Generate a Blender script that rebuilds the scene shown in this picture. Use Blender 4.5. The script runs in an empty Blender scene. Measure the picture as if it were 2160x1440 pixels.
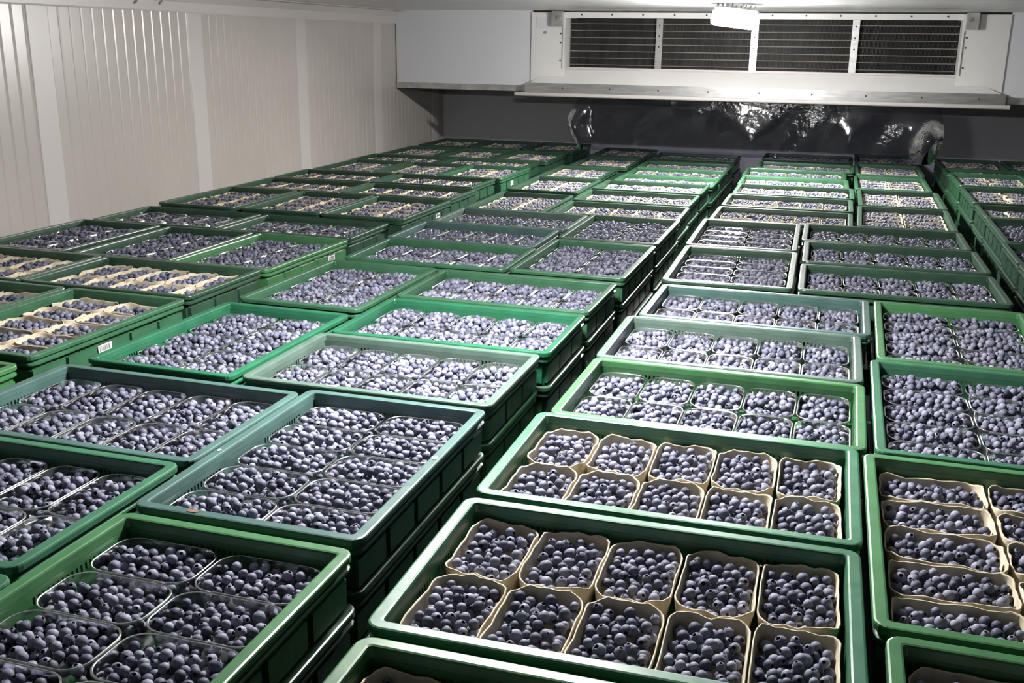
import bpy, math, random
import numpy as np
from mathutils import Matrix, Vector

random.seed(7)
rng = np.random.default_rng(11)
scene = bpy.context.scene
col = scene.collection

# ------------------------------------------------------------------ camera
HC = 2.29                                   # camera height above the floor
cam_data = bpy.data.cameras.new('camera')
cam_data.sensor_width = 36.0
cam_data.lens = 36.0 * 2162.2 / 2160.0
cam_data.clip_start = 0.02
cam = bpy.data.objects.new('camera', cam_data)
col.objects.link(cam)
RX = Vector((0.954414, 0.298220, 0.012620))
UP = Vector((-0.095181, 0.263997, 0.959816))
FW = Vector((-0.282905, 0.917262, -0.280347))
cam.matrix_world = Matrix(((RX.x, UP.x, -FW.x, 0), (RX.y, UP.y, -FW.y, 0), (RX.z, UP.z, -FW.z, HC), (0, 0, 0, 1)))
scene.camera = cam


def pixel(p):
    """Where a world point falls in the 2160 x 1440 frame."""
    v = Vector(p) - Vector((0, 0, HC))
    w = v.dot(FW)
    if w < 0.05:
        return (-9999, -9999)
    return (1080 + 2162.2 * v.dot(RX) / w, 720 - 2162.2 * v.dot(UP) / w)


# ------------------------------------------------------------------ world, exposure
world = bpy.data.worlds.new('world')
scene.world = world
world.use_nodes = True
world.node_tree.nodes['Background'].inputs[0].default_value = (0.6, 0.65, 0.75, 1)
world.node_tree.nodes['Background'].inputs[1].default_value = 0.02
vs = scene.view_settings
vs.view_transform = 'Standard'
vs.look = 'None'
vs.gamma = 1.0
vs.use_curve_mapping = False
vs.exposure = 0.66
LAMP_FAR, LAMP_NEAR = 740.0, 450.0          # diffuser emission of the two ceiling floodlights
scene.cycles.transparent_max_bounces = 10
scene.cycles.max_bounces = 6
scene.cycles.diffuse_bounces = 4
scene.cycles.glossy_bounces = 3
scene.cycles.caustics_reflective = False
scene.cycles.caustics_refractive = False


# ------------------------------------------------------------------ materials
def principled(name, color, rough=0.5, metal=0.0, spec=0.5):
    m = bpy.data.materials.new(name)
    m.use_nodes = True
    b = m.node_tree.nodes['Principled BSDF']
    b.inputs['Base Color'].default_value = (*color, 1)
    b.inputs['Roughness'].default_value = rough
    b.inputs['Metallic'].default_value = metal
    b.inputs['Specular IOR Level'].default_value = spec
    return m, m.node_tree, b


def noise_color(nt, b, c1, c2, scale, detail=4.0, coord='Object', lo=0.35, hi=0.65, vec_scale=None):
    tc = nt.nodes.new('ShaderNodeTexCoord')
    n = nt.nodes.new('ShaderNodeTexNoise')
    n.inputs['Scale'].default_value = scale
    n.inputs['Detail'].default_value = detail
    if vec_scale:
        mp = nt.nodes.new('ShaderNodeMapping')
        mp.inputs['Scale'].default_value = vec_scale
        nt.links.new(tc.outputs[coord], mp.inputs['Vector'])
        nt.links.new(mp.outputs[0], n.inputs['Vector'])
    else:
        nt.links.new(tc.outputs[coord], n.inputs['Vector'])
    r = nt.nodes.new('ShaderNodeValToRGB')
    r.color_ramp.elements[0].position = lo
    r.color_ramp.elements[0].color = (*c1, 1)
    r.color_ramp.elements[1].position = hi
    r.color_ramp.elements[1].color = (*c2, 1)
    nt.links.new(n.outputs['Fac'], r.inputs['Fac'])
    nt.links.new(r.outputs['Color'], b.inputs['Base Color'])
    return n, r


def bump(nt, b, src, strength, dist=0.002):
    bp = nt.nodes.new('ShaderNodeBump')
    bp.inputs['Strength'].default_value = strength
    bp.inputs['Distance'].default_value = dist
    nt.links.new(src, bp.inputs['Height'])
    nt.links.new(bp.outputs[0], b.inputs['Normal'])


M = {}
m, nt, b = principled('wall_panel_paint', (0.62, 0.585, 0.55), 0.3)
noise_color(nt, b, (0.455, 0.420, 0.385), (0.495, 0.460, 0.425), 1.3)
M['wall'] = m
m, nt, b = principled('joint_cover_paint', (0.560, 0.525, 0.505), 0.38)
M['joint'] = m
m, nt, b = principled('ceiling_paint', (0.62, 0.62, 0.62), 0.35)
noise_color(nt, b, (0.78, 0.78, 0.78), (0.82, 0.82, 0.82), 1.0)
M['ceiling'] = m
m, nt, b = principled('bulkhead_sheet', (0.42, 0.43, 0.46), 0.42)
noise_color(nt, b, (0.70, 0.71, 0.75), (0.74, 0.75, 0.79), 0.8)
M['bulkhead'] = m
m, nt, b = principled('back_panel_paint', (0.30, 0.30, 0.33), 0.5)
noise_color(nt, b, (0.50, 0.50, 0.55), (0.56, 0.56, 0.61), 1.2)
M['back'] = m
m, nt, b = principled('concrete', (0.2, 0.2, 0.2), 0.8)
noise_color(nt, b, (0.16, 0.16, 0.16), (0.26, 0.26, 0.25), 6)
M['floor'] = m
m, nt, b = principled('white_steel', (0.70, 0.69, 0.67), 0.32)
noise_color(nt, b, (0.76, 0.75, 0.73), (0.80, 0.79, 0.77), 3)
M['white_steel'] = m
m, nt, b = principled('aluminium', (0.62, 0.62, 0.62), 0.3, metal=0.85)
n, _ = noise_color(nt, b, (0.52, 0.52, 0.52), (0.68, 0.68, 0.67), 9, vec_scale=(1, 6, 6))
M['alu'] = m
m, nt, b = principled('galvanised', (0.5, 0.5, 0.5), 0.42, metal=0.6)
noise_color(nt, b, (0.40, 0.40, 0.40), (0.58, 0.58, 0.57), 14)
M['galv'] = m
m, nt, b = principled('coil_fins', (0.10, 0.098, 0.095), 0.5, metal=0.4)
noise_color(nt, b, (0.07, 0.07, 0.07), (0.15, 0.145, 0.14), 5, vec_scale=(6, 1, 1))
M['fins'] = m
m, nt, b = principled('coil_tube', (0.42, 0.38, 0.34), 0.35, metal=0.7)
M['tube'] = m
m, nt, b = principled('dark_gap', (0.05, 0.05, 0.05), 0.7)
M['dark'] = m
m, nt, b = principled('lamp_body_grey', (0.22, 0.22, 0.22), 0.45, metal=0.3)
M['lamp_body'] = m
m, nt, b = principled('white_paper', (0.82, 0.82, 0.80), 0.6)
M['paper'] = m
m, nt, b = principled('black_print', (0.02, 0.02, 0.02), 0.6)
M['print'] = m
m, nt, b = principled('brown_scrap', (0.16, 0.08, 0.04), 0.7)
M['scrap'] = m
m, nt, b = principled('cream_scrap', (0.75, 0.66, 0.45), 0.7)
M['cream'] = m


def lamp_glow(name, strength):
    m = bpy.data.materials.new(name)
    m.use_nodes = True
    nt = m.node_tree
    nt.nodes.clear()
    o = nt.nodes.new('ShaderNodeOutputMaterial')
    e = nt.nodes.new('ShaderNodeEmission')
    e.inputs['Color'].default_value = (1.0, 0.975, 0.955, 1)
    e.inputs['Strength'].default_value = strength
    nt.links.new(e.outputs[0], o.inputs['Surface'])
    return m


M['glow_far'] = lamp_glow('lamp_diffuser_far', LAMP_FAR)
M['glow_near'] = lamp_glow('lamp_diffuser_near', LAMP_NEAR)

# green crate plastic: the colour comes from each crate's own object colour
m, nt, b = principled('crate_plastic', (0.02, 0.2, 0.08), 0.36)
oi = nt.nodes.new('ShaderNodeObjectInfo')
tc = nt.nodes.new('ShaderNodeTexCoord')
n = nt.nodes.new('ShaderNodeTexNoise')
n.inputs['Scale'].default_value = 14
n.inputs['Detail'].default_value = 6
nt.links.new(tc.outputs['Object'], n.inputs['Vector'])
mr = nt.nodes.new('ShaderNodeMapRange')
mr.inputs['From Min'].default_value = 0.3
mr.inputs['From Max'].default_value = 0.7
mr.inputs['To Min'].default_value = 0.82
mr.inputs['To Max'].default_value = 1.18
nt.links.new(n.outputs['Fac'], mr.inputs['Value'])
mx = nt.nodes.new('ShaderNodeVectorMath')
mx.operation = 'SCALE'
nt.links.new(oi.outputs['Color'], mx.inputs[0])
nt.links.new(mr.outputs[0], mx.inputs['Scale'])
nt.links.new(mx.outputs[0], b.inputs['Base Color'])
n2 = nt.nodes.new('ShaderNodeTexNoise')
n2.inputs['Scale'].default_value = 60
n2.inputs['Detail'].default_value = 3
nt.links.new(tc.outputs['Object'], n2.inputs['Vector'])
mr2 = nt.nodes.new('ShaderNodeMapRange')
mr2.inputs['To Min'].default_value = 0.24
mr2.inputs['To Max'].default_value = 0.46
nt.links.new(n2.outputs['Fac'], mr2.inputs['Value'])
nt.links.new(mr2.outputs[0], b.inputs['Roughness'])
bump(nt, b, n2.outputs['Fac'], 0.15, 0.001)
M['crate'] = m

m, nt, b = principled('moulded_card', (0.47, 0.38, 0.26), 0.9, spec=0.15)
n, _ = noise_color(nt, b, (0.47, 0.40, 0.29), (0.64, 0.57, 0.44), 45, detail=6)
bump(nt, b, n.outputs['Fac'], 0.5, 0.0015)
M['card'] = m

# clear punnet plastic: mostly see-through, glossy at grazing angles
m = bpy.data.materials.new('clear_plastic')
m.use_nodes = True
nt = m.node_tree
nt.nodes.clear()
o = nt.nodes.new('ShaderNodeOutputMaterial')
tr = nt.nodes.new('ShaderNodeBsdfTransparent')
tr.inputs[0].default_value = (0.95, 0.955, 0.965, 1)
gl = nt.nodes.new('ShaderNodeBsdfGlossy')
gl.inputs['Roughness'].default_value = 0.12
gl.inputs['Color'].default_value = (1, 1, 1, 1)
df = nt.nodes.new('ShaderNodeBsdfDiffuse')
df.inputs['Color'].default_value = (0.72, 0.73, 0.80, 1)
fr = nt.nodes.new('ShaderNodeFresnel')
fr.inputs['IOR'].default_value = 1.5
mx1 = nt.nodes.new('ShaderNodeMixShader')
mx1.inputs[0].default_value = 0.05
nt.links.new(tr.outputs[0], mx1.inputs[1])
nt.links.new(df.outputs[0], mx1.inputs[2])
mx2 = nt.nodes.new('ShaderNodeMixShader')
nt.links.new(fr.outputs[0], mx2.inputs[0])
nt.links.new(mx1.outputs[0], mx2.inputs[1])
nt.links.new(gl.outputs[0], mx2.inputs[2])
nt.links.new(mx2.outputs[0], o.inputs['Surface'])
M['clear'] = m

# hanging plastic sheet under the cooler
m = bpy.data.materials.new('hanging_film')
m.use_nodes = True
nt = m.node_tree
nt.nodes.clear()
o = nt.nodes.new('ShaderNodeOutputMaterial')
tr = nt.nodes.new('ShaderNodeBsdfTransparent')
tr.inputs[0].default_value = (0.46, 0.46, 0.52, 1)
gl = nt.nodes.new('ShaderNodeBsdfGlossy')
gl.inputs['Roughness'].default_value = 0.09
fr = nt.nodes.new('ShaderNodeFresnel')
fr.inputs['IOR'].default_value = 1.5
tc = nt.nodes.new('ShaderNodeTexCoord')
n = nt.nodes.new('ShaderNodeTexNoise')
n.inputs['Scale'].default_value = 13
n.inputs['Detail'].default_value = 5
nt.links.new(tc.outputs['Object'], n.inputs['Vector'])
bp = nt.nodes.new('ShaderNodeBump')
bp.inputs['Strength'].default_value = 0.5
bp.inputs['Distance'].default_value = 0.015
nt.links.new(n.outputs['Fac'], bp.inputs['Height'])
nt.links.new(bp.outputs[0], gl.inputs['Normal'])
nt.links.new(bp.outputs[0], fr.inputs['Normal'])
mx2 = nt.nodes.new('ShaderNodeMixShader')
nt.links.new(fr.outputs[0], mx2.inputs[0])
nt.links.new(tr.outputs[0], mx2.inputs[1])
nt.links.new(gl.outputs[0], mx2.inputs[2])
nt.links.new(mx2.outputs[0], o.inputs['Surface'])
M['film'] = m

# blueberry skin: navy under a pale waxy bloom, a little different on every berry
m, nt, b = principled('blueberry_skin', (0.08, 0.085, 0.15), 0.60, spec=0.3)
oi = nt.nodes.new('ShaderNodeObjectInfo')
tc = nt.nodes.new('ShaderNodeTexCoord')
n = nt.nodes.new('ShaderNodeTexNoise')
n.inputs['Scale'].default_value = 1.6
n.inputs['Detail'].default_value = 3
nt.links.new(tc.outputs['Object'], n.inputs['Vector'])
ad = nt.nodes.new('ShaderNodeMath')
ad.operation = 'ADD'
nt.links.new(oi.outputs['Random'], ad.inputs[0])
nt.links.new(n.outputs['Fac'], ad.inputs[1])
mr = nt.nodes.new('ShaderNodeMapRange')
mr.inputs['From Min'].default_value = 0.35
mr.inputs['From Max'].default_value = 1.5
nt.links.new(ad.outputs[0], mr.inputs['Value'])
r = nt.nodes.new('ShaderNodeValToRGB')
r.color_ramp.elements[0].color = (0.034, 0.038, 0.064, 1)
r.color_ramp.elements[1].color = (0.225, 0.230, 0.300, 1)
e = r.color_ramp.elements.new(0.45)
e.color = (0.108, 0.112, 0.162, 1)
nt.links.new(mr.outputs[0], r.inputs['Fac'])
nt.links.new(r.outputs[0], b.inputs['Base Color'])
M['berry'] = m
m, nt, b = principled('blueberry_calyx', (0.022, 0.022, 0.034), 0.7, spec=0.2)
M['calyx'] = m


# ------------------------------------------------------------------ mesh helpers
class MB:
    """Collects faces; build() links them as one mesh object."""

    def __init__(self):
        self.v, self.f, self.m = [], [], []

    def add(self, verts, faces, mi=0):
        o = len(self.v)
        self.v += [tuple(p) for p in verts]
        self.f += [tuple(i + o for i in f) for f in faces]
        self.m += [mi] * len(faces)

    def box(self, x0, x1, y0, y1, z0, z1, mi=0):
        self.add([(x0, y0, z0), (x1, y0, z0), (x1, y1, z0), (x0, y1, z0), (x0, y0, z1), (x1, y0, z1), (x1, y1, z1), (x0, y1, z1)],
                 [(0, 3, 2, 1), (4, 5, 6, 7), (0, 1, 5, 4), (1, 2, 6, 5), (2, 3, 7, 6), (3, 0, 4, 7)], mi)

    def loft(self, rings, closed=False, cap0=False, cap1=False, mi=0):
        n = len(rings[0])
        vs_ = [p for r_ in rings for p in r_]
        fs = []
        k = len(rings)
        for i in range(k if closed else k - 1):
            a, b_ = i * n, ((i + 1) % k) * n
            for j in range(n):
                j2 = (j + 1) % n
                fs.append((a + j, a + j2, b_ + j2, b_ + j))
        if cap0:
            fs.append(tuple(reversed(range(n))))
        if cap1:
            fs.append(tuple(range((k - 1) * n, k * n)))
        self.add(vs_, fs, mi)

    def tube(self, p0, p1, r, seg=10, mi=0):
        p0, p1 = Vector(p0), Vector(p1)
        d = (p1 - p0).normalized()
        a = d.orthogonal().normalized()
        c = d.cross(a)
        rings = [[tuple(p + (a * math.cos(2 * math.pi * k / seg) + c * math.sin(2 * math.pi * k / seg)) * r) for k in range(seg)] for p in (p0, p1)]
        self.loft(rings, cap0=True, cap1=True, mi=mi)

    def mesh(self, name, mats, smooth=False):
        me = bpy.data.meshes.new(name)
        me.from_pydata(self.v, [], self.f)
        for mt in (mats if isinstance(mats, (list, tuple)) else [mats]):
            me.materials.append(mt)
        if any(self.m):
            me.polygons.foreach_set('material_index', self.m)
        if smooth:
            me.polygons.foreach_set('use_smooth', [True] * len(me.polygons))
        me.update()
        return me

    def build(self, name, mats, parent=None, smooth=False):
        return link(name, self.mesh(name, mats, smooth), parent)


def link(name, data, parent=None):
    o = bpy.data.objects.new(name, data)
    col.objects.link(o)
    if parent is not None:
        o.parent = parent
    return o


def tag(o, label=None, cat=None, group=None, kind=None):
    for k, v in (('label', label), ('category', cat), ('group', group), ('kind', kind)):
        if v:
            o[k] = v
    return o


def rrect(w, d, r, nc=4, ns=1):
    """Rounded rectangle, counter-clockwise; ns pieces along each straight side."""
    pts = []
    for cx, cy, a0 in ((w / 2 - r, d / 2 - r, 0), (-w / 2 + r, d / 2 - r, 90), (-w / 2 + r, -d / 2 + r, 180), (w / 2 - r, -d / 2 + r, 270)):
        arc = [(cx + r * math.cos(math.radians(a0 + 90 * k / nc)), cy + r * math.sin(math.radians(a0 + 90 * k / nc))) for k in range(nc + 1)]
        if pts and ns > 1:
            p, q = pts[-1], arc[0]
            pts += [(p[0] + (q[0] - p[0]) * k / ns, p[1] + (q[1] - p[1]) * k / ns) for k in range(1, ns)]
        pts += arc
    if ns > 1:
        p, q = pts[-1], pts[0]
        pts += [(p[0] + (q[0] - p[0]) * k / ns, p[1] + (q[1] - p[1]) * k / ns) for k in range(1, ns)]
    return pts

# ------------------------------------------------------------------ the cold room
WX, CEIL, BULK, BACK, RIGHT, FRONT = -3.10, HC + 0.209, 7.10, 8.06, 6.0, -7.0


def struct(name, mb, mat, label, parent=None):
    o = mb.build(name, mat, parent)
    if parent is None:
        tag(o, label, kind='structure')
    return o


mb = MB(); mb.box(WX - 0.1, RIGHT + 0.1, FRONT - 0.1, BACK + 0.1, -0.1, 0.0)
struct('floor', mb, M['floor'], 'grey concrete floor of the cold room')

# left wall: sandwich panels with shallow pressed grooves and flat joint covers
mb = MB(); mb.box(WX - 0.10, WX - 0.012, FRONT, BACK, 0.0, CEIL)
wall = struct('wall_left', mb, M['wall'], 'off-white ribbed sandwich panel wall')
PITCH, COVER = 1.082, 0.125
first = 3.478 - 9 * PITCH


def wall_panel(y0, y1, z0, z1):
    n = 14
    step = (y1 - y0) / n
    g, dep = 0.008, 0.0015
    ys, xs = [], []
    for k in range(n):
        a = y0 + k * step
        ys += [a, a + step - 2 * g, a + step - g]
        xs += [0, 0, -dep]
    ys.append(y1); xs.append(0)
    m_ = MB()
    v_ = [(x, y, z0) for x, y in zip(xs, ys)] + [(x, y, z1) for x, y in zip(xs, ys)]
    k = len(ys)
    v_ += [(-0.012, y0, z0), (-0.012, y1, z0), (-0.012, y0, z1), (-0.012, y1, z1)]
    f_ = [(i, i + 1, k + i + 1, k + i) for i in range(k - 1)]
    f_ += [(2 * k, 2 * k + 2, 2 * k + 3, 2 * k + 1), (0, k, 2 * k + 2, 2 * k), (k - 1, 2 * k + 1, 2 * k + 3, 2 * k - 1)]
    m_.add(v_, f_)
    return m_


pan_mesh = wall_panel(0, PITCH - COVER, 0, CEIL).mesh('wall_panel', M['wall'])
cov = MB()
cov.loft([[(-0.012, 0, z), (0.0005, 0.001, z), (0.002, 0.005, z), (0.002, COVER - 0.005, z), (0.0005, COVER - 0.001, z), (-0.012, COVER, z)] for z in (0, CEIL)], cap0=True, cap1=True)
cov_mesh = cov.mesh('joint_cover', M['joint'])
y = first
while y < BACK - 0.2:
    c = link('joint_cover', cov_mesh, wall); c.location = (WX, y, 0)
    if y + PITCH < BACK:
        p = link('wall_panel', pan_mesh, wall); p.location = (WX, y + COVER, 0)
    else:
        q = wall_panel(0, BACK - y - COVER, 0, CEIL).build('wall_panel', M['wall'], wall); q.location = (WX, y + COVER, 0)
    y += PITCH

# cove strip between left wall and ceiling
mb = MB()
prof = [(0.003, -0.092), (0.006, -0.093), (0.008, -0.086), (0.010, -0.045), (0.030, -0.010), (0.070, -0.008), (0.073, -0.005), (0.072, -0.001), (0.003, -0.001)]
mb.loft([[(WX + a, yy, CEIL + z) for a, z in prof] for yy in (FRONT, BULK)], cap0=True, cap1=True)
struct('trim_1', mb, M['joint'], 'white cove strip along the top of the ribbed wall')

# ceiling panels
mb = MB(); mb.box(WX - 0.1, RIGHT + 0.1, FRONT - 0.1, BACK + 0.1, CEIL + 0.004, CEIL + 0.1)
ceil = struct('ceiling', mb, M['ceiling'], 'white panelled cold room ceiling')
yy = FRONT
for k in range(20):
    mb = MB()
    y1 = min(yy + 1.145, BACK)
    mb.box(WX, RIGHT, yy + 0.003, y1 - 0.003, CEIL, CEIL + 0.01)
    mb.build('ceiling_panel', M['ceiling'], ceil)
    yy = y1
    if yy >= BACK:
        break

mb = MB(); mb.box(WX, RIGHT, BACK, BACK + 0.1, 0, CEIL)
struct('wall_back', mb, M['back'], 'shadowed grey back wall behind the cooler')
mb = MB(); mb.box(RIGHT, RIGHT + 0.1, FRONT, BACK, 0, CEIL)
struct('wall_right', mb, M['wall'], 'off-white side wall beyond the right-hand stacks')
mb = MB(); mb.box(WX, RIGHT, FRONT - 0.1, FRONT, 0, CEIL)
struct('wall_front', mb, M['wall'], 'off-white wall at the near end of the room')

# bulkhead sheets either side of the cooler, with a folded bottom edge
CL, CR = -2.075, 0.945
ZB = HC - 0.324


def bulkhead(name, x0, x1, label):
    m_ = MB(); m_.box(x0, x1, BULK, BULK + 0.03, ZB, CEIL - 0.0005)
    o = struct(name, m_, M['bulkhead'], label)
    e_ = MB()
    e_.box(x0, x1, BULK - 0.008, BULK - 0.0005, ZB - 0.006, ZB + 0.034)
    e_.box(x0, x1, BULK - 0.0005, BULK + 0.06, ZB - 0.006, ZB - 0.0005)
    e_.build('edge_strip', M['galv'], o)
    return o


bulkhead('wall_bulkhead_left', WX + 0.008, CL - 0.002, 'smooth grey sheet panel between ribbed wall and cooler')
bulkhead('wall_bulkhead_right', CR + 0.002, RIGHT - 0.002, 'shaded grey sheet panel right of the cooler')

# ------------------------------------------------------------------ ceiling cooler
Z = lambda z: HC + z
cooler = link('evaporator_cooler', None)
cooler.location = (0, 0, 0)
tag(cooler, 'wide white ceiling-hung evaporator cooler with dark finned coil and drip pan', 'cooler')
XA, XB = -1.835, 0.675                       # coil opening
mb = MB(); mb.box(CL + 0.03, CR - 0.03, BULK + 0.32, BACK - 0.12, Z(-0.30), CEIL - 0.002)
mb.build('housing', M['white_steel'], cooler)
for x0, x1 in ((CL, XA), (XB, CR)):
    mb = MB()
    mb.box(x0, x1, BULK - 0.012, BULK + 0.012, Z(-0.292), Z(0.196))
    s = mb.build('side_panel', M['white_steel'], cooler)
    mb = MB()
    inner = XA if x1 == XA else XB
    sgn = 1 if x1 == XA else -1
    mb.box(min(inner, inner - sgn * 0.012), max(inner, inner - sgn * 0.012), BULK - 0.024, BULK - 0.0125, Z(-0.165), Z(0.10))
    mb.box(min(inner, inner - sgn * 0.012), max(inner, inner - sgn * 0.012), BULK + 0.0125, BULK + 0.21, Z(-0.165), Z(0.196))
    mb.build('return_edge', M['white_steel'], s)
    for zz in (-0.12, 0.0, 0.06):
        mb = MB(); mb.tube((inner - sgn * 0.03, BULK - 0.0125, Z(zz)), (inner - sgn * 0.03, BULK - 0.016, Z(zz)), 0.006, 8)
        mb.build('rivet', M['dark'], s)
    mb = MB()                                   # hanging bracket with bolt at the upper corner
    bx = inner - sgn * 0.05
    mb.box(bx - 0.035, bx + 0.035, BULK - 0.060, BULK - 0.054, Z(0.105), Z(0.205))
    mb.box(bx - 0.035, bx - 0.029, BULK - 0.054, BULK - 0.0125, Z(0.105), Z(0.205))
    mb.box(bx + 0.029, bx + 0.035, BULK - 0.054, BULK - 0.0125, Z(0.105), Z(0.205))
    br = mb.build('bracket', M['galv'], cooler)
    mb = MB(); mb.tube((bx + sgn * 0.018, BULK - 0.061, Z(0.165)), (bx + sgn * 0.018, BULK - 0.075, Z(0.165)), 0.012, 8)
    mb.build('bolt', M['alu'], br)
mb = MB()                                       # dim vent plate in the left side panel
mb.box(CL + 0.035, CL + 0.125, BULK - 0.016, BULK - 0.0125, Z(0.09), Z(0.165))
mb.build('cover_plate', M['bulkhead'], cooler)
mb = MB(); mb.tube((CL + 0.10, BULK - 0.0125, Z(0.065)), (CL + 0.10, BULK - 0.020, Z(0.065)), 0.010, 10)
mb.build('screw_cap', M['galv'], cooler)
# strip over the coil with rivets
mb = MB(); mb.box(XA, XB, BULK + 0.0, BULK + 0.012, Z(0.162), Z(0.198))
strip = mb.build('top_strip', M['white_steel'], cooler)
for k in range(12):
    xk = XA + 0.11 + k * (XB - XA - 0.2) / 11
    mb = MB(); mb.tube((xk, BULK - 0.0005, Z(0.184)), (xk, BULK - 0.005, Z(0.184)), 0.006, 8)
    mb.build('rivet', M['dark'], strip)
# coil: thin upright fins and horizontal tubes in four bays
mb = MB()
for k in range(314):
    xk = XA + 0.006 + k * 0.008
    mb.box(xk, xk + 0.0016, BULK + 0.13, BULK + 0.30, Z(-0.168), Z(0.160))
fins = mb.build('fin_pack', M['fins'], cooler)
tag(fins, kind='stuff')
mb = MB(); mb.box(XA, XB, BULK + 0.305, BULK + 0.315, Z(-0.17), Z(0.17))
mb.build('coil_back', M['dark'], cooler)
for k in range(7):
    zt = Z(-0.145 + k * 0.0455)
    mb = MB(); mb.tube((XA + 0.004, BULK + 0.124, zt), (XB - 0.004, BULK + 0.124, zt), 0.0032, 8)
    mb.build('coil_tube', M['tube'], cooler)
for xd in (-1.205, -0.575, 0.055):
    mb = MB()
    mb.box(xd - 0.022, xd + 0.022, BULK + 0.085, BULK + 0.089, Z(-0.168), Z(0.162))
    mb.box(xd - 0.022, xd - 0.018, BULK + 0.089, BULK + 0.116, Z(-0.168), Z(0.162))
    mb.box(xd + 0.018, xd + 0.022, BULK + 0.089, BULK + 0.116, Z(-0.168), Z(0.162))
    dv = mb.build('divider', M['alu'], cooler)
    for zz in (-0.02, 0.05, 0.12):
        mb = MB(); mb.tube((xd, BULK + 0.0845, Z(zz)), (xd, BULK + 0.081, Z(zz)), 0.006, 8)
        mb.build('rivet', M['dark'], dv)
# drip pan: flared sloping plate with a folded upper lip, end cheeks, front ledge
mb = MB()
lipz, frz = Z(-0.172), Z(-0.272)
A = [(-1.905, BULK + 0.06, lipz), (0.725, BULK + 0.06, lipz), (CR, BULK - 0.075, frz), (CL, BULK - 0.075, frz)]
A2 = [(x, yv + 0.004, z - 0.006) for x, yv, z in A]
mb.loft([A, A2], cap0=True, cap1=True)
pan = mb.build('drip_pan', M['white_steel'], cooler)
mb = MB(); mb.box(-1.905, 0.725, BULK + 0.046, BULK + 0.060, lipz - 0.004, lipz + 0.010)
mb.build('pan_lip', M['joint'], pan)
mb = MB(); mb.box(CL - 0.02, CR + 0.02, BULK - 0.085, BULK - 0.079, Z(-0.345), Z(-0.268))
mb.build('front_ledge', M['alu'], pan)
mb = MB(); mb.box(CL, CR, BULK - 0.079, BULK + 0.30, Z(-0.306), Z(-0.300))
mb.build('pan_floor', M['galv'], pan)
for k in range(9):
    xk = CL + 0.25 + k * 0.33
    mb = MB(); mb.tube((xk, BULK - 0.0855, Z(-0.30)), (xk, BULK - 0.089, Z(-0.30)), 0.006, 8)
    mb.build('rivet', M['dark'], pan)
mb = MB()                                       # white bottom bar
barp = rrect(0.028, 0.026, 0.010, 4)
mb.loft([[(xx, BULK - 0.105 + a, Z(-0.345) + c) for a, c in barp] for xx in (CL - 0.085, CR + 0.045)], cap0=True, cap1=True)
mb.build('bottom_bar', M['joint'], cooler, smooth=False)

# ------------------------------------------------------------------ clear plastic sheet hanging under the cooler
mb = MB()
NX, NZ = 140, 26
vs_, fs = [], []
for j in range(NZ + 1):
    t = j / NZ
    z = Z(-0.36) - t * (0.338 + 0.03 * math.sin(3.0))
    for i in range(NX + 1):
        s = i / NX
        left = -1.69 - 0.07 * math.sin(math.pi * min(1, t * 1.1)) 
        right = 0.60 + 0.04 * math.sin(math.pi * t) - 0.02 * t
        x = left + (right - left) * s
        fold = sum(math.exp(-((x - c_) / w_) ** 2) * a_ for c_, w_, a_ in ((-0.55, 0.13, -0.055), (0.09, 0.10, -0.035), (-1.15, 0.25, 0.03)))
        curl = -0.11 * math.exp(-((x - left - 0.05) / 0.06) ** 2) * math.sin(math.pi * (0.15 + 0.75 * t)) - 0.15 * math.exp(-((x - right + 0.08) / 0.09) ** 2) * math.sin(math.pi * (0.1 + 0.8 * t))
        yv = BULK - 0.135 + (fold + curl) * (3 * min(1, t * 1.6) ** 2 - 2 * min(1, t * 1.6) ** 3) + 0.012 * math.sin(23 * x + 5 * t) * t - 0.02 * math.sin(math.pi * t) * (0.6 + 0.4 * math.sin(4.1 * x))
        vs_.append((x, yv, z))
for j in range(NZ):
    for i in range(NX):
        a = j * (NX + 1) + i
        fs.append((a, a + 1, a + NX + 2, a + NX + 1))
mb.add(vs_, fs)
film = mb.build('plastic_curtain', M['film'], smooth=True)
tag(film, 'clear wrinkled plastic sheet hanging below the cooler onto the far crates', 'curtain')


# ------------------------------------------------------------------ ceiling floodlights
def floodlight(loc, yaw, tilt, roll, glow, label):
    root = link('ceiling_floodlight', None)
    root.location = (loc[0], loc[1], CEIL - 0.0005)
    tag(root, label, 'lamp')
    mb_ = MB(); mb_.box(-0.045, 0.045, -0.03, 0.03, -0.012, 0.0)
    mb_.box(-0.012, 0.012, -0.008, 0.008, -0.03, -0.012)
    mb_.build('mount', M['galv'], root)
    rot = Matrix.Rotation(yaw, 4, 'Z') @ Matrix.Rotation(tilt, 4, 'X') @ Matrix.Rotation(roll, 4, 'Y')
    rot.translation = Vector((0, 0, loc[2] - CEIL))
    mb_ = MB()
    top = rrect(0.236, 0.140, 0.02, 4)
    mb_.loft([[(a, c, 0.0) for a, c in top], [(a, c, 0.018) for a, c in top], [(a * 0.94, c * 0.9, 0.026) for a, c in top]], cap0=True, cap1=True)
    body = mb_.build('body', M['lamp_body'], root)
    body.matrix_local = rot
    for k in range(9):
        mb_ = MB(); x0 = -0.096 + k * 0.024
        mb_.box(x0 - 0.003, x0 + 0.003, -0.055, 0.055, 0.026, 0.052)
        mb_.build('cooling_fin', M['lamp_body'], body)
    mb_ = MB()
    d0 = rrect(0.230, 0.134, 0.02, 4)
    mb_.loft([[(a, c, -0.0005) for a, c in d0], [(a, c, -0.016) for a, c in d0], [(a * 0.93, c * 0.88, -0.026) for a, c in d0]], cap0=True, cap1=True)
    df_ = mb_.build('diffuser', glow, root)
    df_.matrix_local = rot
    return root


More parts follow.
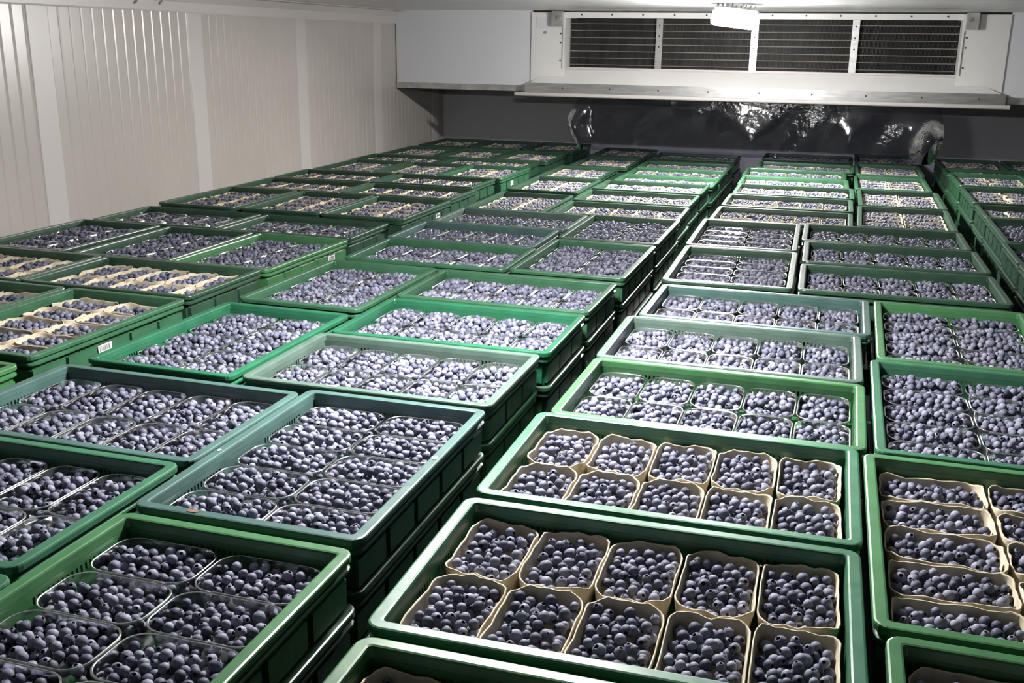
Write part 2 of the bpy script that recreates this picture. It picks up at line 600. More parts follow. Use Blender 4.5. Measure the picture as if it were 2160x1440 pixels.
floodlight((-0.572, 5.75, Z(0.137)), 0.25, math.radians(-25), math.radians(7), M['glow_far'], 'glowing white floodlight under the ceiling in front of the cooler')
floodlight((-0.66, 2.12, Z(0.135)), 0.2, math.radians(0), 0.0, M['glow_near'], 'white floodlight on the ceiling above the nearer crates')

# small hook at the top of the ribbed wall
mb = MB(); mb.box(WX + 0.09, WX + 0.115, 4.215, 4.245, CEIL - 0.010, CEIL - 0.0005)
hook = mb.build('ceiling_hook', M['galv'])
mb = MB(); mb.tube((WX + 0.102, 4.23, CEIL - 0.010), (WX + 0.102, 4.23, CEIL - 0.05), 0.006, 8)
mb.tube((WX + 0.102, 4.23, CEIL - 0.05), (WX + 0.102, 4.205, CEIL - 0.062), 0.006, 8)
mb.build('hook_bend', M['galv'], hook)
tag(hook, 'small grey metal hook high on the ribbed wall', 'hook')

# ------------------------------------------------------------------ crates, seen from the front to the back
# (stack, width across the room, x, y, turn in degrees, colour, kind of punnet, place in its stack)
CRATES = [
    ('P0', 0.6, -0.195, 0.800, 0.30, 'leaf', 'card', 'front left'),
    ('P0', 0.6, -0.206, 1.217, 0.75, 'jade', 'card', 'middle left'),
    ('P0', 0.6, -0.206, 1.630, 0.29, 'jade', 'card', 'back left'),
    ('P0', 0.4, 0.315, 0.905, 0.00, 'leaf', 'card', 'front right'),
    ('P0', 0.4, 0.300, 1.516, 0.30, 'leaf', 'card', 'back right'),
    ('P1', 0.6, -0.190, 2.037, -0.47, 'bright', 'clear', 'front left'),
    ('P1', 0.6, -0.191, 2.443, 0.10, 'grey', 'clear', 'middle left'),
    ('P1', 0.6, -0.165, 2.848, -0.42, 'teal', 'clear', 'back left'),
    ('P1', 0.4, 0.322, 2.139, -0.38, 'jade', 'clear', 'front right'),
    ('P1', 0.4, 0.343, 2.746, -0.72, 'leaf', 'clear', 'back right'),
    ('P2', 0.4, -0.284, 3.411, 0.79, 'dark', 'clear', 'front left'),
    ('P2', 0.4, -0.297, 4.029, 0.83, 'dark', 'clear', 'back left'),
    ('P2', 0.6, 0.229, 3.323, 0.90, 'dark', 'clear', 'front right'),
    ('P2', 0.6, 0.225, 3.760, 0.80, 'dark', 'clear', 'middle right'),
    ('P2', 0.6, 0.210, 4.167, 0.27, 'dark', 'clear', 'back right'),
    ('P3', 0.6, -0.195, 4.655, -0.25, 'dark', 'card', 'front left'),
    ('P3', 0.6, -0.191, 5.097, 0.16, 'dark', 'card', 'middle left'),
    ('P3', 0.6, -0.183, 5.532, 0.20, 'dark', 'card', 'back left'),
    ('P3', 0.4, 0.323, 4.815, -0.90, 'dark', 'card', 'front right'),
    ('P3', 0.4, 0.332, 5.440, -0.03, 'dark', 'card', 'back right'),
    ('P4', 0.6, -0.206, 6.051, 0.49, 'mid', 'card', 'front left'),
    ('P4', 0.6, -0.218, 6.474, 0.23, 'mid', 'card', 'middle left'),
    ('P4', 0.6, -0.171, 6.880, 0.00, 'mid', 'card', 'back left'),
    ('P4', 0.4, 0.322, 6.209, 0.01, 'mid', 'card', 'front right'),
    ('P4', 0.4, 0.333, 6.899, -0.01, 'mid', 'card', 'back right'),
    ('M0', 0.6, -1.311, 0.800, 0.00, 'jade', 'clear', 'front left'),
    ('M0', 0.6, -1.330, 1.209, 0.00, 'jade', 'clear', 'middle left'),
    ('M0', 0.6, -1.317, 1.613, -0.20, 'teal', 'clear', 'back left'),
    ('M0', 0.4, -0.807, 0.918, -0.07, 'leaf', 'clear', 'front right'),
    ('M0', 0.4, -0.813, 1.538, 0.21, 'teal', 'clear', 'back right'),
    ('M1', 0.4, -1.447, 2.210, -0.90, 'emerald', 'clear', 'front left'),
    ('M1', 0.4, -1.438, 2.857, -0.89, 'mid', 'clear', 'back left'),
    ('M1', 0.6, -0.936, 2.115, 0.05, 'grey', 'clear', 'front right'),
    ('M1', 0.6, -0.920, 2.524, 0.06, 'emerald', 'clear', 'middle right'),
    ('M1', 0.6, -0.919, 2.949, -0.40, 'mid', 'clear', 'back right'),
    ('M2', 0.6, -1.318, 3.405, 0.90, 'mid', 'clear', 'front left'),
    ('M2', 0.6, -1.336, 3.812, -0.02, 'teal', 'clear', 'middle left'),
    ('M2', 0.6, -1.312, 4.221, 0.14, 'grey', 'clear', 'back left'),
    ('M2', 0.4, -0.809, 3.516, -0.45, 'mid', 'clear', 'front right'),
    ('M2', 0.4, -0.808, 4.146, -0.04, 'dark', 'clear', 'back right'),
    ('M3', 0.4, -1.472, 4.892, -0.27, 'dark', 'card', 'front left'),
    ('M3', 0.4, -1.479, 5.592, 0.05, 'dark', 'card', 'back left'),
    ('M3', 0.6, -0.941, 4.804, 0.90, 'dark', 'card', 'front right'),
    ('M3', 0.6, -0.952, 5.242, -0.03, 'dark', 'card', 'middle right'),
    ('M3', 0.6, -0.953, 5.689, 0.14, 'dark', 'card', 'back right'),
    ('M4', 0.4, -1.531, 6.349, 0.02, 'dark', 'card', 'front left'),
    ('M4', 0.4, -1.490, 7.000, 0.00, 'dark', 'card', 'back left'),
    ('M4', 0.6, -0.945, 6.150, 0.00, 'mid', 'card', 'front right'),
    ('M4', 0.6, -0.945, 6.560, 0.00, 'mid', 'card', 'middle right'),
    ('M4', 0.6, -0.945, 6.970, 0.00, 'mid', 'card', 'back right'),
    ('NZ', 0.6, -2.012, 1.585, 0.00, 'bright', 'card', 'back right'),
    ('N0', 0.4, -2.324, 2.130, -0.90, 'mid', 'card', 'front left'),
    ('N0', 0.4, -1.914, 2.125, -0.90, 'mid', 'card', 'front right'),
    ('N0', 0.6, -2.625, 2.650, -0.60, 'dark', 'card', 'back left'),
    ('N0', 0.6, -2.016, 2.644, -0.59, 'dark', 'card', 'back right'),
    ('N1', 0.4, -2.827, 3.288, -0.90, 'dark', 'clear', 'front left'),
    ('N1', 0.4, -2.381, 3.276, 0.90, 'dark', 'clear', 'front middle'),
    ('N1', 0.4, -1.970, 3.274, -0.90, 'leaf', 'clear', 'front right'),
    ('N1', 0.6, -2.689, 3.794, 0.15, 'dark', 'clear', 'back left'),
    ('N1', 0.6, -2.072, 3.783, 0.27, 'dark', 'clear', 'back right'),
    ('N2', 0.4, -2.749, 4.301, -0.90, 'dark', 'card', 'front left'),
    ('N2', 0.4, -2.325, 4.299, 0.42, 'dark', 'card', 'front middle'),
    ('N2', 0.4, -1.919, 4.287, -0.17, 'dark', 'card', 'front right'),
    ('N2', 0.6, -2.639, 4.808, 0.16, 'dark', 'card', 'back left'),
    ('N2', 0.6, -2.034, 4.805, -0.43, 'dark', 'card', 'back right'),
    ('N3', 0.6, -2.742, 5.397, 0.90, 'dark', 'card', 'front left'),
    ('N3', 0.6, -2.134, 5.405, -0.82, 'dark', 'card', 'front right'),
    ('N3', 0.4, -2.820, 5.912, 0.04, 'dark', 'card', 'back left'),
    ('N3', 0.4, -2.410, 5.911, 0.00, 'dark', 'card', 'back middle'),
    ('N3', 0.4, -2.004, 5.913, -0.12, 'mid', 'card', 'back right'),
    ('N4', 0.6, -2.760, 6.415, 0.00, 'dark', 'card', 'front left'),
    ('N4', 0.6, -2.155, 6.416, 0.00, 'dark', 'card', 'front right'),
    ('N4', 0.4, -2.830, 6.920, 0.00, 'dark', 'card', 'back left'),
    ('N4', 0.4, -2.420, 6.920, 0.00, 'dark', 'card', 'back middle'),
    ('N4', 0.4, -2.010, 6.920, 0.00, 'dark', 'card', 'back right'),
    ('Q1', 0.4, 0.830, 3.480, 0.00, 'dark', 'clear', 'front left'),
    ('Q1', 0.6, 0.930, 3.990, 0.00, 'dark', 'clear', 'back left'),
    ('Q2', 0.4, 0.845, 4.508, 0.00, 'dark', 'clear', 'front left'),
    ('Q2', 0.6, 0.945, 5.013, 0.00, 'dark', 'card', 'back left'),
    ('Q3', 0.4, 0.845, 5.570, 0.00, 'dark', 'card', 'front left'),
    ('Q3', 0.4, 0.845, 6.230, 0.00, 'mid', 'card', 'back left'),
    ('Q4', 0.6, 0.945, 6.760, 0.00, 'dark', 'card', 'front left'),
    ('Q4', 0.4, 0.845, 7.270, 0.00, 'dark', 'card', 'back left'),
    ('Q4', 0.4, 1.255, 7.270, 0.00, 'dark', 'card', 'back right'),
    ('P5', 0.6, -0.175, 7.500, 0.00, 'dark', 'card', 'front left'),
    ('P5', 0.4, 0.335, 7.600, 0.00, 'dark', 'card', 'front right'),
    ('M5', 0.4, -1.490, 7.620, 0.00, 'dark', 'card', 'front left'),
    ('M5', 0.6, -0.945, 7.520, 0.00, 'dark', 'card', 'front right'),
    ('N5', 0.4, -2.830, 7.620, 0.00, 'dark', 'card', 'front left'),
    ('N5', 0.4, -2.420, 7.620, 0.00, 'dark', 'card', 'front middle'),
    ('N5', 0.4, -2.010, 7.620, 0.00, 'dark', 'card', 'front right'),
]
PALLET_DROP = {'P5': 0.745, 'M5': 0.775, 'N5': 0.755, 'P0': 0.694, 'P1': 0.7, 'M0': 0.709, 'M1': 0.732, 'P2': 0.701, 'P3': 0.723, 'P4': 0.741, 'M2': 0.732, 'M3': 0.761, 'M4': 0.78, 'N0': 0.709, 'N1': 0.743, 'N2': 0.727, 'N3': 0.751, 'NZ': 0.712, 'N4': 0.755, 'Q1': 0.7, 'Q2': 0.7, 'Q3': 0.7, 'Q4': 0.72}

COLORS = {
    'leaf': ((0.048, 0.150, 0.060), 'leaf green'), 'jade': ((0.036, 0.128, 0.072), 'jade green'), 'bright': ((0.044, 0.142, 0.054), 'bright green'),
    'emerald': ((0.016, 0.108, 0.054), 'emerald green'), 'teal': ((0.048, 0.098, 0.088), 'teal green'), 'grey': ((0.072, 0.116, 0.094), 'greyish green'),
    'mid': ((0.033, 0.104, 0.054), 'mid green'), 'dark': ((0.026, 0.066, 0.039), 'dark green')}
ORDER = {'P0': 'nearest', 'P1': 'second', 'P2': 'third', 'P3': 'fourth', 'P4': 'fifth', 'P5': 'farthest', 'M0': 'nearest', 'M1': 'second', 'M2': 'third', 'M3': 'fourth',
         'M4': 'fifth', 'M5': 'farthest', 'NZ': 'nearest', 'N0': 'second', 'N1': 'third', 'N2': 'fourth', 'N3': 'fifth', 'N4': 'sixth', 'N5': 'farthest', 'Q1': 'nearest', 'Q2': 'second',
         'Q3': 'third', 'Q4': 'farthest'}
COLUMN = {'P': 'right of middle aisle', 'M': 'left of middle aisle', 'N': 'along the white wall', 'Q': 'past the right aisle'}
CW, CD, CH, LAYER = 0.598, 0.398, 0.0885, 0.090


def rim_mesh():
    prof = [(0.0, -0.0035), (0.001, -0.001), (0.0035, 0.0), (0.0165, 0.0), (0.019, -0.001), (0.020, -0.0035), (0.021, -0.0150), (0.0105, -0.0270),
            (0.0035, -0.0270), (0.0020, -0.0255), (0.0020, -0.0215), (0.0065, -0.0195), (0.0065, -0.0140), (0.0015, -0.0125), (0.0, -0.0110)]
    rings = []
    for ins, z in prof:
        rings.append([(a, c, z) for a, c in rrect(CW - 2 * ins, CD - 2 * ins, max(0.006, 0.022 - ins), 4)])
    m_ = MB()
    m_.loft([list(reversed(r_)) for r_ in rings], closed=True)
    return m_.mesh('rim', M['crate'])


def body_mesh():
    m_ = MB()
    t0, t1 = 0.0155, 0.0210

    def wall_x(sy, x0, x1, z0, z1):
        ya, yb = sorted((sy * (CD / 2 - t0), sy * (CD / 2 - t1)))
        m_.box(x0, x1, ya, yb, z0, z1)

    def wall_y(sx, y0, y1, z0, z1):
        xa, xb = sorted((sx * (CW / 2 - t0), sx * (CW / 2 - t1)))
        m_.box(xa, xb, y0, y1, z0, z1)

    for fn, half, groups in ((wall_x, CW / 2 - t0, ((-0.215, -0.075), (0.075, 0.215))), (wall_y, CD / 2 - t1, ((-0.07, 0.07),))):
        for s in (-1, 1):
            fn(s, -half, half, -0.0880, -0.0375)
            fn(s, -half, half, -0.0260, -0.0155)
            edge = -half
            for g0, g1 in groups:
                fn(s, edge, g0, -0.0375, -0.0260)
                k = g0 + 0.0045
                while k + 0.0050 < g1:
                    fn(s, k, k + 0.0050, -0.0375, -0.0260)
                    k += 0.0095
                edge = g1
            fn(s, edge, half, -0.0375, -0.0260)
    # outer panels standing proud with narrow recesses between them
    for s in (-1, 1):
        for k in range(5):
            x0 = -0.2905 + k * 0.1171
            ya, yb = sorted((s * (CD / 2 - 0.0075), s * (CD / 2 - t0)))
            m_.box(x0, x0 + 0.101, ya, yb, -0.0820, -0.0385)
        for k in range(3):
            y0 = -0.183 + k * 0.1255
            xa, xb = sorted((s * (CW / 2 - 0.0075), s * (CW / 2 - t0)))
            m_.box(xa, xb, y0, y0 + 0.115, -0.0820, -0.0385)
    m_.box(-CW / 2 + t1, CW / 2 - t1, -CD / 2 + t1, CD / 2 - t1, -0.0880, -0.0845)
    return m_.mesh('body', M['crate'])


RIM, BODY = rim_mesh(), body_mesh()


def frame_of(w, x, y, turn, top):
    return Matrix.Translation((x, y, top)) @ Matrix.Rotation(math.radians(turn + (90 if w == 0.4 else 0)), 4, 'Z')


def make_crate(w, x, y, turn, top, colour):
    root = link('fruit_crate', None)
    root.empty_display_size = 0.05
    base = COLORS[colour][0]
    k = random.uniform(0.9, 1.1)
    rgb = (base[0] * k, base[1] * k, base[2] * k, 1)
    # the Empty sits at the crate's base
    root.matrix_world = frame_of(w, x, y, turn, top - CH)
    for nm, me in (('body', BODY), ('rim', RIM)):
        c = link(nm, me, root)
        c.location = (0, 0, CH)
        c.color = rgb
    return root


def where(p):
    return ORDER[p], COLUMN[p[0]]


crates = []                                  # (frame, kind, stack, place, width, root)
for p, w, x, y, turn, colour, kind, place in CRATES:
    top = HC - PALLET_DROP[p]
    root = make_crate(w, x, y, turn, top, colour)
    o_, c_ = where(p)
    tag(root, f"{COLORS[colour][1]} crate of {'cardboard' if kind == 'card' else 'clear'} punnets, {place} in {o_} stack {c_}", 'crate', 'crates on the top layer')
    crates.append((frame_of(w, x, y, turn, top), kind, p, place, w, root))

# crates of the next layers whose sides show in the aisles
DEEPER = {'M0': 2, 'M1': 2, 'M2': 2, 'M3': 2, 'M4': 1, 'Q1': 2, 'Q2': 2, 'Q3': 1, 'Q4': 1}
DOWN = {1: 'one layer down', 2: 'two layers down'}
stack_lo = {}
under_done = set()
for p, w, x, y, turn, colour, kind, place in CRATES:
    top = HC - PALLET_DROP[p]
    side = 'right' if p[0] == 'M' else 'left'
    if p in DEEPER and place.endswith(side):
        for k in range(1, DEEPER[p] + 1):
            cc = random.choice(['dark', 'mid', 'dark'])  # darker greens picked here, so aisle shade is partly painted in
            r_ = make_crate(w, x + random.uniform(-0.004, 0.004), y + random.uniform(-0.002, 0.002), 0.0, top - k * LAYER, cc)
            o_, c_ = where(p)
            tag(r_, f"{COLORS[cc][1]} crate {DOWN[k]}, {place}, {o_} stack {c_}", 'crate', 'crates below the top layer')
            under_done.add((p, place, k))

# all other crates of the stacks, down to the floor: far too many to show, one object
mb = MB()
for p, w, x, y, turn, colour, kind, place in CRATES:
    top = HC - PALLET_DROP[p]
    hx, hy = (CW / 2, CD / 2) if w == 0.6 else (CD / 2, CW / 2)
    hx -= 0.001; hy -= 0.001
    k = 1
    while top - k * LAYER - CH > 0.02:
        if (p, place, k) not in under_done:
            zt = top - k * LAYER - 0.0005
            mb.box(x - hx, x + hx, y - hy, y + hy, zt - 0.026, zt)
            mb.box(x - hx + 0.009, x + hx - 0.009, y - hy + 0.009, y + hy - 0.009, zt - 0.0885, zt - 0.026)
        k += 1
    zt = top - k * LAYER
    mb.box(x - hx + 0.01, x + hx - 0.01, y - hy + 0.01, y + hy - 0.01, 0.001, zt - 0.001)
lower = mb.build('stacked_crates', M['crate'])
lower.color = (0.014, 0.045, 0.026, 1)  # darker than any upper crate: aisle shade put into the colour
tag(lower, 'green crates, darkened as aisle shade, making up the lower layers of every stack', 'crates', kind='stuff')

# stickers and scraps on crates
def find(p, place):
    return next(r for f_, k_, pp, pl, w_, r in crates if pp == p and pl == place)


def sticker(p, place, sx, along, z, w, h, bars=True):
    """A paper label on the crate's long side that faces the aisle (local -y or +y)."""
    r_ = find(p, place)
    m_ = MB()
    yo = sx * (CD / 2 - 0.0072)
    a, c = sorted((yo, yo + sx * 0.0008))
    m_.box(along - w / 2, along + w / 2, a, c, CH + z - h / 2, CH + z + h / 2)
    s_ = m_.build('label_sticker', M['paper'], r_)
    s_['label'] = 'white barcode sticker'
    if bars:
        m_ = MB()
        k = along - w * 0.40
        while k < along + w * 0.38:
            t_ = random.choice([0.0012, 0.0020, 0.0032])
            a, c = sorted((yo + sx * 0.0008, yo + sx * 0.0011))
            m_.box(k, k + t_, a, c, CH + z - h * 0.25, CH + z + h * 0.38)
            k += t_ + random.choice([0.0016, 0.0026])
        m_.build('barcode', M['print'], s_)


# rotated crates (400 wide): local -y points to world +x
sticker('N0', 'front right', -1, -0.045, -0.0495, 0.050, 0.0215)
sticker('N1', 'front right', -1, 0.16, -0.049, 0.05, 0.021)
sticker('N2', 'front right', -1, 0.12, -0.049, 0.05, 0.021)
sticker('N3', 'back right', -1, -0.08, -0.052, 0.05, 0.026, False)


def scrap(p, place, x, y, w, d, mat, name='label_residue'):
    r_ = find(p, place)
    m_ = MB()
    pts = [(x + w / 2 * math.cos(t) * random.uniform(0.7, 1.1), y + d / 2 * math.sin(t) * random.uniform(0.7, 1.1)) for t in [k * math.pi / 5 for k in range(10)]]
    m_.loft([[(a, c, CH + 0.0004) for a, c in pts], [(a, c, CH + 0.0012) for a, c in pts]], cap0=True, cap1=True)
    m_.build(name, mat, r_)


scrap('M1', 'front right', -0.07, -0.189, 0.030, 0.010, M['paper'])
scrap('M0', 'back right', 0.03, -0.189, 0.018, 0.011, M['paper'])
scrap('M0', 'back right', -0.06, 0.189, 0.010, 0.008, M['paper'])
scrap('M0', 'back left', -0.19, -0.188, 0.045, 0.014, M['cream'])
scrap('M0', 'back right', -0.289, 0.09, 0.010, 0.022, M['scrap'])
scrap('P1', 'middle left', 0.02, -0.189, 0.050, 0.012, M['paper'])
scrap('P1', 'middle left', 0.055, -0.189, 0.020, 0.012, M['cream'])

# ------------------------------------------------------------------ punnets
PW, PD = 0.1075, 0.1715
PX, PY = 0.1092, 0.1745
FLOOR = -0.0840


def card_mesh(seed):
    r_ = random.Random(seed)
    H = 0.0615
    base = rrect(1, 1, 0.2, 4, 6)
    n = len(base)
    ph = [r_.uniform(0, 6.28) for _ in range(6)]
    wob = [0.0022 * math.sin(3 * 6.283 * k / n + ph[0]) + 0.0017 * math.sin(7 * 6.283 * k / n + ph[1]) + 0.0013 * math.sin(13 * 6.283 * k / n + ph[2]) + r_.uniform(-0.0006, 0.0006) for k in range(n)]
    out = [0.0007 * math.sin(5 * 6.283 * k / n + ph[3]) + 0.0005 * math.sin(11 * 6.283 * k / n + ph[4]) for k in range(n)]

    def ring(w, d, r0, z, wave=0.0, flare=0.0):
        pts = rrect(w, d, r0, 4, 6)
        res = []
        for k, (a, c) in enumerate(pts):
            l_ = math.hypot(a, c)
            f_ = 1 + flare * (out[k] - 0.0008) / l_
            res.append((a * f_, c * f_, z + wave * wob[k]))
        return res
    rings = [ring(0.086, 0.148, 0.018, 0.0005), ring(0.093, 0.156, 0.020, 0.018), ring(0.1015, 0.1655, 0.023, 0.043), ring(PW - 0.0006, PD - 0.0006, 0.026, H - 0.003, 1, 1), ring(PW - 0.001, PD - 0.001, 0.026, H - 0.0012, 1, 1),
             ring(PW - 0.0046, PD - 0.0046, 0.024, H - 0.0012, 1, 1), ring(PW - 0.0052, PD - 0.0052, 0.024, H - 0.004, 1, 1), ring(0.0975, 0.1615, 0.021, 0.043), ring(0.089, 0.152, 0.018, 0.018), ring(0.082, 0.144, 0.016, 0.003)]
    m_ = MB()
    m_.loft(rings, cap0=True, cap1=True)
    return m_.mesh('cardboard_punnet', M['card'], smooth=True)


def clear_mesh():
    H = 0.0595
    m_ = MB()
    spec = [(0.080, 0.144, 0.018, 0.0005), (0.084, 0.148, 0.021, 0.002), (0.092, 0.156, 0.026, 0.030), (0.1010, 0.1650, 0.030, H - 0.0012), (0.1020, 0.1660, 0.030, H), (0.1062, 0.1702, 0.032, H), (0.1070, 0.1710, 0.032, H - 0.0010), (0.1070, 0.1710, 0.032, H - 0.0025), (0.1062, 0.1702, 0.032, H - 0.0025), (0.1058, 0.1698, 0.032, H - 0.0012), (0.1026, 0.1666, 0.030, H - 0.0014)]
    m_.loft([[(a, c, z) for a, c in rrect(w, d, r0, 6)] for w, d, r0, z in spec], cap0=True)
    return m_.mesh('plastic_punnet', M['clear'], smooth=True)


CARD = [card_mesh(k) for k in range(6)]
CLEAR = clear_mesh()


# ------------------------------------------------------------------ blueberries
def berry_mesh():
    prof = [(0.13, 0.66, 1), (0.25, 0.74, 1), (0.33, 0.97, 1), (0.41, 0.955, 0), (0.48, 0.865, 0), (0.66, 0.74, 0), (0.90, 0.42, 0), (1.0, 0.02, 0), (0.93, -0.36, 0), (0.70, -0.70, 0), (0.36, -0.88, 0)]
    seg = 12
    v_, f_, mi = [(0, 0, 0.64)], [], []
    for r0, z, c in prof:
        for k in range(seg):
            a = 2 * math.pi * k / seg
            zz, rr = z, r0
            if r0 == 0.33:
                zz += 0.05 if k % 2 == 0 else -0.06
                rr += 0.02 if k % 2 == 0 else -0.03
            v_.append((rr * math.cos(a), rr * math.sin(a), zz))
    v_.append((0, 0, -0.92))
    for k in range(seg):
        f_.append((0, 1 + k, 1 + (k + 1) % seg)); mi.append(1)
    for j in range(len(prof) - 1):
        for k in range(seg):
            a, b_ = 1 + j * seg, 1 + (j + 1) * seg
            f_.append((a + k, b_ + k, b_ + (k + 1) % seg, a + (k + 1) % seg)); mi.append(1 if j < 2 else 0)
    a = 1 + (len(prof) - 1) * seg
    for k in range(seg):
        f_.append((a + k, len(v_) - 1, a + (k + 1) % seg)); mi.append(0)
    me = bpy.data.meshes.new('blueberry')
    me.from_pydata(v_, [], f_)
    me.materials.append(M['berry']); me.materials.append(M['calyx'])
    me.polygons.foreach_set('material_index', mi)
    me.polygons.foreach_set('use_smooth', [True] * len(f_))
    me.update()
    return me


BERRY = berry_mesh()


def fill(kind, level, mound, seed):
    """Drop berries one after another into a punnet and keep those of the upper layers: rows of x, y, z, radius (z from the punnet's base)."""
    g = np.random.default_rng(seed)
    hx, hy = (0.0495, 0.0812) if kind == 'card' else (0.0485, 0.0805)
    z0 = level - 0.036
    X = np.zeros((0, 3)); Rr = np.zeros(0)
    fails = 0
    while len(X) < 420:
        r0 = float(np.clip(g.normal(0.0074, 0.0009), 0.0056, 0.0096))
        K = 36
        cx = g.uniform(-hx + r0, hx - r0, K); cy = g.uniform(-hy + r0, hy - r0, K)
        # stay off the rounded corners
        qx = np.maximum(np.abs(cx) - (hx - 0.022), 0); qy = np.maximum(np.abs(cy) - (hy - 0.022), 0)
        ok = np.hypot(qx, qy) < 0.022 - r0 * 0.8
        cx, cy = cx[ok], cy[ok]
        if len(cx) == 0:
            continue
        z = np.full(len(cx), z0 + r0)
        if len(X):
            d2 = (cx[:, None] - X[None, :, 0]) ** 2 + (cy[:, None] - X[None, :, 1]) ** 2
            s = r0 + Rr[None, :]
            h = s * s - d2
            zz = np.where(h > 0, X[None, :, 2] + np.sqrt(np.maximum(h, 0)) * 0.97, -1)
            z = np.maximum(z, zz.max(1))
        lim = level + mound * (1 - (cx / hx) ** 2) * (1 - (cy / hy) ** 2)
        cost = z - lim
        i = int(np.argmin(cost))
        if cost[i] > 0:
            fails += 1
            if fails > 14:
                break
            continue
        X = np.vstack([X, [cx[i], cy[i], z[i]]]); Rr = np.append(Rr, r0)
    lim = level + mound * (1 - (X[:, 0] / hx) ** 2) * (1 - (X[:, 1] / hy) ** 2)
    keep = X[:, 2] > lim - 0.0215
    return np.column_stack([X[keep], Rr[keep]])


FILL = {'card': [fill('card', 0.0515, 0.006, 100 + k) for k in range(7)], 'full': [fill('card', 0.0545, 0.006, 150 + k) for k in range(5)], 'clear': [fill('clear', 0.0510, 0.008, 200 + k) for k in range(5)], 'heap': [fill('clear', 0.0555, 0.012, 300 + k) for k in range(5)]}
HEAPED = {('M1', 'front left'), ('M1', 'back left'), ('M1', 'middle right'), ('M1', 'back right'), ('M0', 'back right'), ('N1', 'front right'), ('P2', 'middle right'), ('P2', 'front right'),
          ('P1', 'front right'), ('P1', 'back right'), ('M2', 'front left'), ('M2', 'front right'), ('N1', 'front middle'), ('N1', 'front left'), ('M2', 'back right')}


def turns(n):
    """Random poses, with a good share of the crowns turned up and to the side as berries settle."""
    t = rng.uniform(0, 6.283, (n, 3))
    up = rng.random(n) < 0.45
    t[up, 0] = rng.normal(0.35, 0.55, up.sum())
    t[up, 1] = rng.normal(0.0, 0.55, up.sum())
    return t


FIVE_X = ['leftmost', 'second', 'middle', 'fourth', 'rightmost']
FIVE_Y = ['nearest', 'second', 'middle', 'fourth', 'farthest']
spots = []
for fr_, kind, p, place, w, root in crates:
    for i in range(5):
        for j in range(2):
            lx, ly = (i - 2) * PX, (j - 0.5) * PY
            c = fr_ @ Vector((lx, ly, -0.02))
            px, py = pixel(c)
            if not (-260 < px < 2420 and -100 < py < 1700):
                continue
            if w == 0.6:
                rp = f"{'far' if j == 1 else 'near'} row {FIVE_X[i]}"
            else:                            # local x runs away from the camera, local y to the left
                rp = f"{'left' if j == 1 else 'right'} column {FIVE_Y[i]}"
            dist = (c - Vector((0, 0, HC))).length
            inside = 0 < px < 2160 and 0 < py < 1440
            jx, jy = random.uniform(-0.0006, 0.0006), random.uniform(-0.0008, 0.0008)
            spots.append(dict(m=fr_ @ Matrix.Translation((lx + jx, ly + jy, FLOOR)), kind=kind, p=p, place=place, rp=rp, d=dist, inside=inside, px=px, py=py, heap=(p, place) in HEAPED))
spots.sort(key=lambda s: (not s['inside'], s['d']))
count = {'card': 0, 'clear': 0}
rest_card, rest_clear = MB(), MB()
NUM_OWN = 300
for s in spots:
    o_, c_ = where(s['p'])
    kind = s['kind']
    me = random.choice(CARD) if kind == 'card' else CLEAR
    flip = Matrix.Rotation(math.pi if random.random() < 0.5 else 0.0, 4, 'Z')
    s['flip'] = flip
    if count[kind] < NUM_OWN and s['inside']:
        o = link('cardboard_punnet' if kind == 'card' else 'plastic_punnet', me)
        o.matrix_world = s['m'] @ flip
        word = 'cardboard' if kind == 'card' else 'clear'
        tag(o, f"{word} punnet, {s['rp']}, in {s['place']} crate of {o_} stack {c_}", 'punnet', f"{word} punnets in crates")
        count[kind] += 1
    else:
        mt = s['m'] @ flip
        vv = [tuple(mt @ v.co) for v in me.vertices]
        (rest_card if kind == 'card' else rest_clear).add(vv, [tuple(q.vertices) for q in me.polygons])
if rest_card.v:
    tag(rest_card.build('far_cardboard_punnets', M['card'], smooth=True), 'cardboard punnets in the farthest crates near the cooler', 'punnets', kind='stuff')
if rest_clear.v:
    tag(rest_clear.build('outlying_plastic_punnets', M['clear'], smooth=True), 'clear punnets at the edges of the picture', 'punnets', kind='stuff')

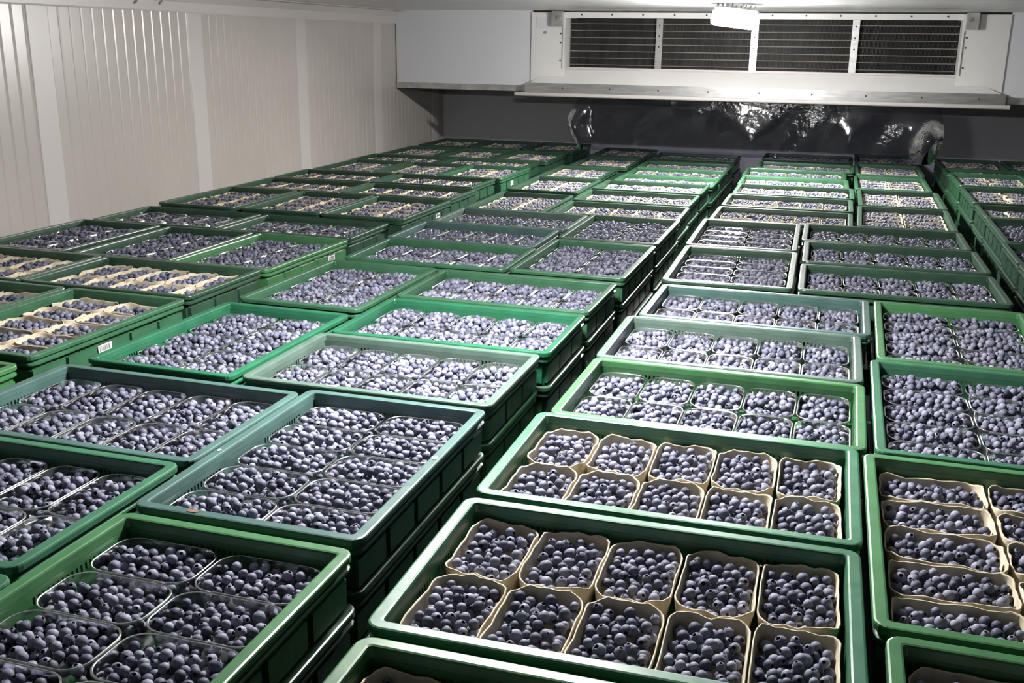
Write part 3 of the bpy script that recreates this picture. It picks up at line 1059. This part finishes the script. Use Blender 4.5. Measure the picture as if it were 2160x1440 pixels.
# berries: those of the punnets that show largest are objects of their own, all others one object
own, src = 0, None
pos, rad, rot = [], [], []
for s in spots:
    pool = FILL['card' if s['p'] in ('P0', 'N0', 'NZ') else 'full'] if s['kind'] == 'card' else (FILL['heap'] if s['heap'] else FILL['clear'])
    F = pool[int(rng.integers(len(pool)))]
    mt = s['m'] @ s['flip']
    A_ = np.array(mt)
    W = F[:, :3] @ A_[:3, :3].T + A_[:3, 3]
    whole = s['inside'] and 90 < s['px'] < 2070 and s['py'] < 1330 and s['d'] < 1.75
    if whole and own + len(F) <= 345:
        o_, c_ = where(s['p'])
        lab = f"blueberry in {s['rp']} punnet, {s['place']} crate of {o_} stack {c_}"
        for q, r0, tn in zip(W, F[:, 3], turns(len(F))):
            o = link('blueberry', BERRY)
            o.location = q
            o.scale = (r0, r0, r0)
            o.rotation_euler = tn
            tag(o, lab, 'blueberry', f"blueberries in {s['rp']} punnet of {s['place']} crate")
            src = src or o
        own += len(F)
    else:
        pos.append(W); rad.append(F[:, 3]); rot.append(turns(len(F)))
pos = np.concatenate(pos); rad = np.concatenate(rad); rot = np.concatenate(rot)
me = bpy.data.meshes.new('blueberries')
me.vertices.add(len(pos))
me.vertices.foreach_set('co', pos.astype(np.float32).ravel())
a = me.attributes.new('berry_size', 'FLOAT', 'POINT'); a.data.foreach_set('value', rad.astype(np.float32))
a = me.attributes.new('berry_turn', 'FLOAT_VECTOR', 'POINT'); a.data.foreach_set('vector', rot.astype(np.float32).ravel())
me.materials.append(M['berry'])
me.update()
heap = link('blueberries', me)
tag(heap, 'ripe blueberries filling the punnets all over the room', 'blueberries', kind='stuff')
ng = bpy.data.node_groups.new('berry_scatter', 'GeometryNodeTree')
ng.interface.new_socket('Geometry', in_out='INPUT', socket_type='NodeSocketGeometry')
ng.interface.new_socket('Geometry', in_out='OUTPUT', socket_type='NodeSocketGeometry')
gi = ng.nodes.new('NodeGroupInput'); go = ng.nodes.new('NodeGroupOutput')
oi = ng.nodes.new('GeometryNodeObjectInfo'); oi.transform_space = 'ORIGINAL'; oi.inputs['Object'].default_value = src
iop = ng.nodes.new('GeometryNodeInstanceOnPoints')
s1 = ng.nodes.new('GeometryNodeInputNamedAttribute'); s1.data_type = 'FLOAT'; s1.inputs['Name'].default_value = 'berry_size'
s2 = ng.nodes.new('GeometryNodeInputNamedAttribute'); s2.data_type = 'FLOAT_VECTOR'; s2.inputs['Name'].default_value = 'berry_turn'
ng.links.new(gi.outputs[0], iop.inputs['Points'])
ng.links.new(oi.outputs['Geometry'], iop.inputs['Instance'])
ng.links.new(s1.outputs['Attribute'], iop.inputs['Scale'])
ng.links.new(s2.outputs['Attribute'], iop.inputs['Rotation'])
ng.links.new(iop.outputs['Instances'], go.inputs[0])
mod = heap.modifiers.new('scatter', 'NODES')
mod.node_group = ng
print('BUILT crates', len(crates), 'punnets', count, 'spots', len(spots), 'own berries', own, 'scattered', len(pos))
